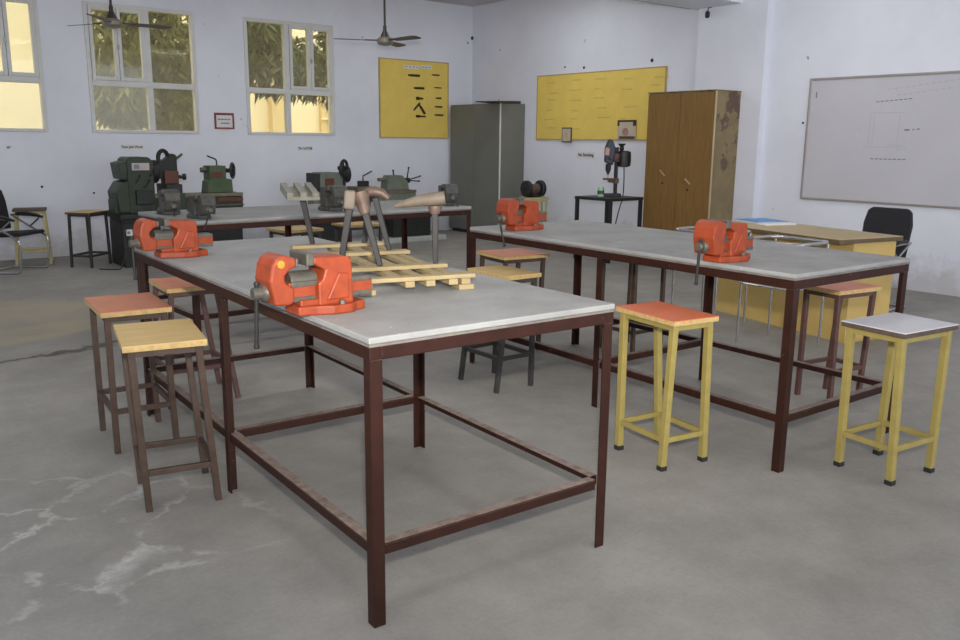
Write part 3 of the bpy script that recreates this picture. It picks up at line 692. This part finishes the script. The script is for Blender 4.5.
# ------------------------------------------------------------------ brown wardrobe
t = thing('wardrobe', 'tall brown wood-grain wardrobe with two doors against the right wall', 'wardrobe', (8.41, 6.62, 0))
D, Wd, H = .222, .495, 2.02
MB().b2(-D+.005, D, -Wd, Wd, .04, H).build('carcass', 'wardside', t, .004)
MB().b2(-D+.03, D, -Wd+.02, Wd-.02, 0, .04).build('plinth', 'black', t)
for s in (-1, 1):
    a, c = sorted((s*.003, s*(Wd-.004)))
    d = MB().b2(-D-.015, -D+.004, a, c, .07, H-.012).build('door', 'wardrobe', t, .004)
    MB().bar((-D-.035, s*.19+.05, 1.12 if s > 0 else 1.03), (-D-.035, s*.19-.03, 1.05 if s > 0 else .97), .014, .02).build('handle', 'handle', d, .004)
    MB().cyl((-D-.02, s*.19+.02, .965 if s > 0 else .9), (-D-.012, s*.19+.02, .965 if s > 0 else .9), .014, n=12).build('lock', 'darksteel', d)
e = MB(); e.b2(-D-.017, -D+.004, -Wd-.003, -Wd+.008, .07, H); e.build('edge_strip', 'handle', t, .002)
e = MB(); e.b2(-D-.02, D+.0, -Wd-.006, Wd+.006, H, H+.012); e.build('top_panel', 'wardside', t, .003)

# ------------------------------------------------------------------ desk, file, chairs
t = thing('office_desk', 'tan-topped cream yellow desk in front of the whiteboard', 'desk', (6.2, 3.80, 0), -.205)
sw, sd, z = .66, 1.45, .782
MB().b2(-sw/2, sw/2, -sd/2, sd/2, z-.004, z).build('desktop', 'desktop', t)
MB().b2(-sw/2-.002, sw/2+.002, -sd/2-.002, sd/2+.002, z-.034, z-.004).build('top_edge', 'deskedge', t)
MB().b2(-sw/2+.19, -sw/2+.208, -.69, .69, .0, z-.034).build('front_panel', 'desk', t, .002)
MB().b2(-sw/2+.208, sw/2-.02, -.69, -.672, 0, z-.034).build('side_panel', 'desk', t, .002)
MB().b2(-sw/2+.208, sw/2-.02, .672, .69, 0, z-.034).build('side_panel', 'desk', t, .002)
MB().b2(-sw/2+.188, -sw/2+.21, -.692, -.678, 0, z-.034).build('corner_strip', 'desk', t)
t = thing('paper_file', 'blue file with white pages lying on the tan desk', 'file', (6.42, 4.22, z), -.35)
MB().b2(-.15, .15, -.21, .21, 0, .014).build('pages', 'paper', t); MB().b2(-.155, .155, -.1, .215, .014, .019).build('cover', 'bluecover', t)

def armchair(label, loc, rz, tall=.0, group='black chairs with chromed arms'):
    # faces local -y; cantilever tube frame
    t = thing('cantilever_armchair', label, 'chair', loc, rz, group)
    w = .27
    s = MB(); s.box((0, -.0, .455), (.5, .46, .045), (R(-4), 0, 0)); s.build('seat', 'blackfab', t, .018, True)
    bk = MB()
    P = [(-.235, .47), (.235, .47), (.25, .8), (.225, .93), (.18, .965+tall), (-.18, .965+tall), (-.225, .93), (-.25, .8)]
    bk.prism(P, 'y', -.02, .02); bo = bk.build('backrest', 'blackfab', t, .015, True); bo.location = (0, .215, 0); bo.rotation_euler = (R(-9), 0, 0)
    bo.location = (0, .14, 0.03)
    for sx in (-1, 1):
        p = [(sx*w, .25, .012), (sx*w, -.22, .012), (sx*w, -.25, .40), (sx*w, -.06, .50), (sx*w, .22, .66)]
        MB().tube(rpath(p, .06), .012, 8).build('side_tube', 'chrome', t, smooth=True)
        p = [(sx*w, -.02, .52), (sx*w, -.17, .645), (sx*w, .20, .66)]
        MB().tube(rpath(p, .05), .011, 8).build('arm_tube', 'chrome', t, smooth=True)
        MB().tube(arc((sx*w, -.20, .635), (sx*w, -.0, .70), (sx*w, .15, .672), 8), [.014]+[.021]*7+[.015], 8).build('arm_pad', 'black', t, smooth=True)
    MB().tube([(-w, .25, .012), (w, .25, .012)], .012, 8).build('base_tube', 'chrome', t, smooth=True)
    return t
armchair('black armchair with chromed cantilever frame at the far left by the cream stool', (1.74, 10.33, 0), R(45)).scale = (.9, .9, .9)
armchair('black chair with chromed arms behind the desk, its back to the whiteboard', (7.48, 3.81, 0), R(-90), .0).scale = (.9, .9, .9)
def tubestool(label, loc, rz):
    t = thing('tubular_stand', label, 'stand', loc, rz, 'chromed tubular stands before the desk')
    a, b2_, h = .2, .235, .765
    MB().tube(rpath([(-a, -b2_, h), (a, -b2_, h), (a, b2_, h), (-a, b2_, h)], .09, True), .014, 10, True).build('top_rail', 'chrome', t, smooth=True)
    for x in (-1, 1):
        for y in (-1, 1):
            MB().tube([(x*a*.92, y*b2_*.92, 0), (x*a*.92, y*b2_*.92, h)], .009, 8).build('leg', 'chrome', t, smooth=True)
    MB().tube(rpath([(-a*.92, -b2_*.92, .45), (a*.92, -b2_*.92, .45), (a*.92, b2_*.92, .45), (-a*.92, b2_*.92, .45)], .03, True), .008, 8, True).build('lower_rail', 'chrome', t, smooth=True)
    return t
tubestool('low chromed tube stand with thin legs before the right half of the desk', (5.47, 3.42, 0), -.05)
tubestool('low chromed tube stand with thin legs behind the near closed-jaw vise', (5.62, 4.16, 0), -.05)

# ------------------------------------------------------------------ drill press on its table
t = thing('machine_table', 'square black steel table carrying the drill press by the right wall', 'table', (7.86, 7.40, 0), .02)
MB().b2(-.3, .3, -.3, .3, .745, .78).build('tabletop', 'black', t, .004)
for x in (-1, 1):
    for y in (-1, 1): MB().b2(x*.275-.02, x*.275+.02, y*.275-.02, y*.275+.02, 0, .745).build('leg', 'black', t, .003)
dl = Vector((7.93, 7.40, .78))
t = thing('drill_press', 'small dark blue bench drill press on the square black table', 'drill press', dl, YAW-PI/2+.17)
# local x points away from the viewer's right; built facing local -y
t.rotation_euler = (0, 0, -YAW-.05)
MB().prism([(-.12, -.1), (.09, -.1), (.1, .0), (.1, .1), (-.1, .1)], 'z', 0, .035).build('base', 'darksteel', t, .006)
MB().cyl((.03, .05, .03), (.03, .05, .60), .024, n=16).build('column', 'darksteel', t, smooth=True)
wt = MB(); wt.rev([(.075, 0), (.078, .02), (.03, .022)], (-.06, -.03, .205), (0, 0, 1), 20); wt.bar((-.05, -.02, .19), (.03, .05, .19), .05, .04); wt.rev([(.04, 0), (.04, .06)], (.03, .05, .16), (0, 0, 1), 14)
wt.build('work_table', 'bronze', t, .003)
MB().prism([(-.125, .42), (-.02, .38), (.01, .58), (-.035, .69), (-.08, .70), (-.12, .60)], 'y', -.06, .07).build('head', 'blue', t, .015)
MB().prism([(-.13, .50), (-.075, .5), (-.07, .59), (-.12, .6)], 'y', -.078, -.068).build('head_plate', 'pinkmetal', t, .004)
MB().b2(-.03, .06, -.01, .09, .42, .53).build('bracket', 'rust', t, .008)
MB().rev([(.03, 0), (.034, .03), (.034, .07), (.018, .11), (.012, .13)], (-.075, -.03, .40), (0, 0, -1), 18).build('chuck', 'darksteel', t, smooth=True)
MB().cyl((-.075, -.03, .18), (-.075, -.03, .28), .005, n=8).build('drill_bit', 'chrome', t, smooth=True)
MB().rev([(.05, -.1), (.085, -.085), (.09, -.03), (.09, .03), (.085, .085), (.05, .1)], (.12, .06, .46), (0, 0, 1), 22).build('motor', 'black', t, smooth=True)
MB().rev([(.02, 0), (.03, .02), (.022, .05), (.045, .075), (.05, .085)], (.09, .05, .56), (0, 0, 1), 16).build('pulley_cap', 'darksteel', t, smooth=True)
hd = MB()
for k in range(3):
    a = k*2*PI/3+.6; hd.tube([(0, -.07, .43), (math.cos(a)*.09, -.09, .43+math.sin(a)*.09)], .005, 6); hd.rev([(.01, 0), (.012, .01), (.006, .018)], (math.cos(a)*.09, -.09, .43+math.sin(a)*.09), (0, -1, 0), 8)
hd.build('feed_handles', 'darksteel', t, smooth=True)
o = MB().tube(arc((.13, .09, .38), (.16, .14, .0), (.12, .16, -.1), 10)+arc((.12, .16, -.1), (.06, .5, -.5), (.05, .36, -.772), 10)[1:], .007, 6).build('power_cord', 'black', t, smooth=True)
o = thing('coolant_can', 'small green and white can standing on the black table left of the drill press', 'can', (7.775, 7.46, .78))
MB().rev([(.04, 0), (.042, .01), (.042, .1), (.032, .118)], (0, 0, 0), (0, 0, 1), 18).build('can_body', 'canwhite', o, smooth=True)
MB().rev([(.0425, .03), (.0425, .075)], (0, 0, 0), (0, 0, 1), 18).build('can_band', 'green2', o, smooth=True)
MB().rev([(.018, .117), (.018, .135)], (0, 0, 0), (0, 0, 1), 12).build('cap', 'paper', o)

# ------------------------------------------------------------------ bench grinder
t = thing('bench_grinder', 'black twin-wheel bench grinder standing on the cream stool', 'grinder', (8.20, 9.19, .66), -.05)
MB().b2(-.08, .08, -.07, .07, 0, .03).build('base', 'black', t, .005)
MB().rev([(.05, -.09), (.07, -.07), (.07, .07), (.05, .09)], (0, 0, .12), (1, 0, 0), 20).build('motor', 'bronze', t, smooth=True)
MB().b2(-.04, .04, -.04, .04, .02, .07).build('pedestal', 'rust', t, .004)
for s in (-1, 1):
    MB().rev([(.02, 0), (.105, .004), (.115, .015), (.115, .06), (.105, .07), (.03, .074)], (s*.085, 0, .122), (s, 0, 0), 26).build('wheel_guard', 'black', t, smooth=True)
    MB().cyl((s*.155, 0, .122), (s*.175, 0, .122), .02, n=12).build('spindle_nut', 'darksteel', t)

# ------------------------------------------------------------------ lathes (bed runs along local x, front is local -y)
t = thing('lathe', 'dark green lathe against the back wall at left, behind the far workbench', 'lathe', (2.65, 9.95, 0))
MB().b2(.10, .52, -.02, .5, 0, .50).build('cabinet', 'blackgreen', t, .01)
MB().b2(1.05, 1.5, -.02, .5, 0, .50).build('cabinet', 'blackgreen', t, .01)
MB().b2(.08, 1.6, -.05, .5, .54, .60).build('chip_tray', 'blackgreen', t, .01)
MB().b2(.10, .52, .0, .48, .5, .54).build('tray_support', 'blackgreen', t)
MB().b2(.05, 1.54, .03, .3, .60, .76).build('bed', 'green', t, .012)
w = MB(); w.b2(.45, 1.54, .02, .09, .76, .80); w.b2(.45, 1.54, .22, .29, .76, .80); w.build('bed_ways', 'bedbrown', t, .004)
MB().b2(1.22, 1.535, .015, .028, .70, .75).build('name_plate', 'rust', t)
MB().prism([(.20, .60), (.20, 1.2), (.24, 1.225), (.44, 1.225), (.49, 1.18), (.49, .60)], 'y', .0, .36).build('headstock', 'green', t, .014)
MB().b2(.25, .44, -.012, .002, 1.08, 1.16).build('speed_plate', 'alu', t, .002)
MB().b2(.27, .33, -.018, -.008, 1.095, 1.145).build('dial', 'inkdark', t, .002)
MB().prism([(.06, .84), (.13, .95), (.20, .97), (.20, .62), (.09, .62)], 'y', -.03, .34).build('gear_cover', 'green', t, .012)
MB().prism([(.13, .98), (.105, 1.16), (.20, 1.185), (.20, .98)], 'y', -.01, .32).build('belt_cover', 'green', t, .012)
lv = MB()
for x, z0 in ((.28, .95), (.38, .9), (.44, 1.02)):
    lv.tube([(x, -.005, z0), (x, -.05, z0), (x+.03, -.07, z0+.07)], .008, 6); lv.rev([(.012, 0), (.016, .012), (.008, .024)], (x+.03, -.07, z0+.06), (0, 0, 1), 8)
lv.build('gear_levers', 'darksteel', t, smooth=True)
MB().b2(.27, .46, -.045, .0, .70, .86).build('feed_box', 'blackgreen', t, .008)
ck = MB(); ck.rev([(.05, 0), (.13, .01), (.13, .07), (.12, .08), (.04, .085)], (.49, .16, 1.06), (1, 0, 0), 26); ck.build('chuck', 'darksteel', t, smooth=True)
MB().torus((.64, .12, 1.21), (-.55, .83, 0), .085, .024).build('steady_ring', 'blackgreen', t, smooth=True)
MB().prism([(.56, .98), (.56, 1.16), (.66, 1.2), (.74, 1.265), (.78, 1.24), (.78, 1.06), (.7, .98)], 'y', .06, .22).build('steady_rest', 'blackgreen', t, .012)
MB().tube([(.78, .1, 1.20), (.85, .08, 1.26)], .014, 8).build('steady_lever', 'steel', t, smooth=True)
MB().b2(.60, .78, -.07, .3, .80, .92).build('carriage', 'blackgreen', t, .01)
MB().b2(.61, .77, -.0, .16, .92, 1.07).build('tool_post', 'rust', t, .01)
MB().rev([(.02, 0), (.02, .04), (.036, .042), (.036, .07), (.012, .075)], (.78, .02, 1.0), (1, 0, 0), 14).build('feed_knob', 'black', t, smooth=True)
MB().b2(.58, .8, -.09, -.04, .62, .82).build('apron', 'green', t, .01)
aw = MB(); aw.torus((.64, -.11, .71), (0, 1, 0), .06, .011, 20, 6)
for k in range(3): aw.tube([(.64, -.11, .71), (.64+.06*math.cos(k*2.09), -.11, .71+.06*math.sin(k*2.09))], .007, 6)
aw.build('apron_wheel', 'black', t, smooth=True)
MB().tube([(.5, -.03, .66), (1.52, -.03, .66)], .011, 8).build('lead_screw', 'steel', t, smooth=True)
MB().prism([(1.11, .80), (1.13, .94), (1.15, .95), (1.15, 1.12), (1.35, 1.12), (1.35, .97), (1.42, .96), (1.43, .80)], 'y', .04, .26).build('tailstock', 'green2', t, .012)
MB().b2(1.16, 1.30, .028, .042, .98, 1.05).build('tailstock_plate', 'rust', t, .002)
MB().cyl((1.08, .15, 1.07), (1.16, .15, 1.07), .03, n=16).build('quill', 'steel', t, smooth=True)
MB().tube(rpath([(1.28, .15, 1.12), (1.28, .15, 1.19), (1.15, .1, 1.235)], .03), .009, 8).build('clamp_lever', 'darksteel', t, smooth=True)
hw = MB(); hc = Vector((1.46, .12, 1.06)); ax = Vector((.8, -.6, 0))
hw.torus(hc, ax, .085, .015, 24, 8); sa = Vector((.6, .8, 0))
for k in range(5): a = k*2*PI/5; hw.tube([hc, hc+(sa*math.cos(a)+Vector((0, 0, 1))*math.sin(a))*.08], .009, 6)
hw.cyl(hc-ax*.1, hc+ax*.03, .026, n=12); hw.build('tailstock_wheel', 'black', t, smooth=True)
MB().b2(.12, .20, -.03, -.02, .36, .43).build('socket_plate', 'paper', t, .003); MB().b2(.145, .175, -.034, -.03, .38, .41).build('socket_face', 'inkdark', t)
o = MB().tube(arc((2.78, 9.915, .53), (2.74, 9.80, .1), (2.66, 9.82, .008), 12)+[(2.55, 9.88, .008), (2.48, 9.96, .008)], .007, 6).build('power_cable', 'black', None, smooth=True)
tag(o, 'black power cable drooping from the left green lathe to the floor', 'cable')

t = thing('lathe', 'pale grey-green lathe at the back wall below the right window', 'lathe', (5.33, 10.3, 0)); t.scale = (.93, .93, .95)
MB().b2(.0, .5, -.0, .42, .08, .52).build('cabinet', 'blackgreen', t, .01); MB().b2(1.3, 2.0, -.0, .42, .08, .52).build('cabinet', 'blackgreen', t, .01)
MB().b2(-.05, 2.25, -.08, .5, 0, .08).build('plinth', 'plinth', t, .01)
MB().b2(-.02, 2.0, -.04, .45, .52, .58).build('chip_tray', 'blackgreen', t, .01)
MB().b2(.0, 1.75, .04, .26, .58, .74).build('bed', 'palegreen', t, .012)
w = MB(); w.b2(.40, 1.75, .03, .09, .74, .78); w.b2(.40, 1.75, .2, .26, .74, .78); w.build('bed_ways', 'bedbrown', t, .004)
MB().prism([(.06, .74), (.06, .98), (.1, 1.06), (.38, 1.06), (.45, .98), (.45, .74)], 'y', .0, .3).build('headstock', 'palegreen', t, .016)
MB().b2(.0, .075, -.02, .28, .80, 1.05).build('belt_cover', 'blackgreen', t, .01)
q = MB(); q.b2(.16, .30, -.012, .002, .86, .98); q.build('speed_plate', 'rust', t, .002)
q = MB(); c0 = Vector((.46, -.02, 1.12)); q.torus(c0, (-.55, .83, 0), .105, .022)
for k in range(4): a = k*PI/2+.4; q.tube([c0, c0+(Vector((.83, .55, 0))*math.cos(a)+Vector((0, 0, 1))*math.sin(a))*.1], .013, 6)
q.cyl(c0+Vector((.03, -.04, 0)), c0-Vector((.05, -.08, 0)), .03, n=12)
q.build('large_handwheel', 'black', t, smooth=True)
MB().rev([(.05, 0), (.12, .01), (.12, .09), (.04, .1)], (.50, .12, 1.03), (1, 0, 0), 22).build('chuck', 'black', t, smooth=True)
MB().b2(.44, .52, .04, .2, .78, .98).build('wheel_bracket', 'black', t, .01)
MB().b2(.66, .98, -.05, .28, .78, .85).build('carriage', 'bedbrown', t, .01)
MB().b2(.76, .9, .02, .14, .85, .93).build('tool_post', 'black', t, .01)
MB().tube([(.83, .08, .93), (.83, .08, 1.0), (.95, .02, 1.07)], .011, 8).build('tool_post_lever', 'black', t, smooth=True)
MB().prism([(1.22, .78), (1.24, .93), (1.28, 1.0), (1.5, 1.0), (1.6, .9), (1.62, .78)], 'y', .03, .24).build('tailstock', 'palegreen', t, .014)
MB().cyl((1.12, .13, .94), (1.26, .13, .94), .026, n=14).build('quill', 'bedbrown', t, smooth=True)
q = MB()
for p_, r_ in (((1.38, .1, 1.0), (1.36, .08, 1.06)), ((1.62, .1, .92), (1.62, .05, 1.1)), ((1.62, .1, .92), (1.80, .02, .98)), ((1.62, .1, .92), (1.78, .02, .91))):
    q.tube([p_, r_], .01, 6); q.rev([(.012, 0), (.017, .012), (.008, .024)], r_, Vector(r_)-Vector(p_), 8)
q.cyl((1.58, .1, .92), (1.66, .1, .92), .04, n=14)
q.build('tailstock_handle', 'black', t, smooth=True)

# ------------------------------------------------------------------ light
# the photographer's flash, just above the camera
lf = bpy.data.lights.new('camera_flash', 'SPOT'); lo = bpy.data.objects.new('camera_flash', lf); COL.objects.link(lo)
lo.location = (0.02, 0, 1.68); lf.energy = 820; lf.spot_size = R(105); lf.spot_blend = 1.0; lf.shadow_soft_size = .035; lf.color = (1, .95, .88)
tgt = Vector((5.0, 5.6, 2.9)); lo.rotation_euler = (tgt-lo.location).to_track_quat('-Z', 'Y').to_euler()
sl = bpy.data.lights.new('sun', 'SUN'); so = bpy.data.objects.new('sun', sl); COL.objects.link(so); sl.energy = 3.0; sl.angle = R(.6); sl.color = (1, .93, .78)
so.rotation_euler = Vector((.25, .42, -.9)).to_track_quat('-Z', 'Y').to_euler(); so.location = (0, -8, 12)
# added fill lights under the ceiling for soft overhead light, unseen above the frame
for i, (x, y) in enumerate(((1, 1), (4.5, 1), (7.4, 1.), (1, 4.6), (4.5, 4.6), (7.2, 4.6), (1, 8.4), (4.4, 8.4), (7.2, 8.6))):
    al = bpy.data.lights.new('ceiling_fill_light', 'AREA'); ao = bpy.data.objects.new('ceiling_fill_light', al); COL.objects.link(ao)
    al.shape = 'RECTANGLE'; al.size = 1.2; al.size_y = .2; al.energy = {1: 8, 4.6: 15}.get(y, 20); al.color = (.95, .97, 1); ao.location = (x, y, CZ-.06)
w = bpy.data.worlds.new('sky'); SC.world = w; w.use_nodes = True
bg = w.node_tree.nodes['Background']; bg.inputs[0].default_value = (.86, .92, 1.0, 1); bg.inputs[1].default_value = 3.0

SC.view_settings.view_transform = 'Standard'; SC.view_settings.look = 'None'; SC.view_settings.gamma = 1; SC.view_settings.exposure = 0
SC.view_settings.use_curve_mapping = False
SC.cycles.use_denoising = True
SC.cycles.max_bounces = 8; SC.cycles.diffuse_bounces = 5; SC.cycles.transparent_max_bounces = 12
SC.cycles.sample_clamp_indirect = 6
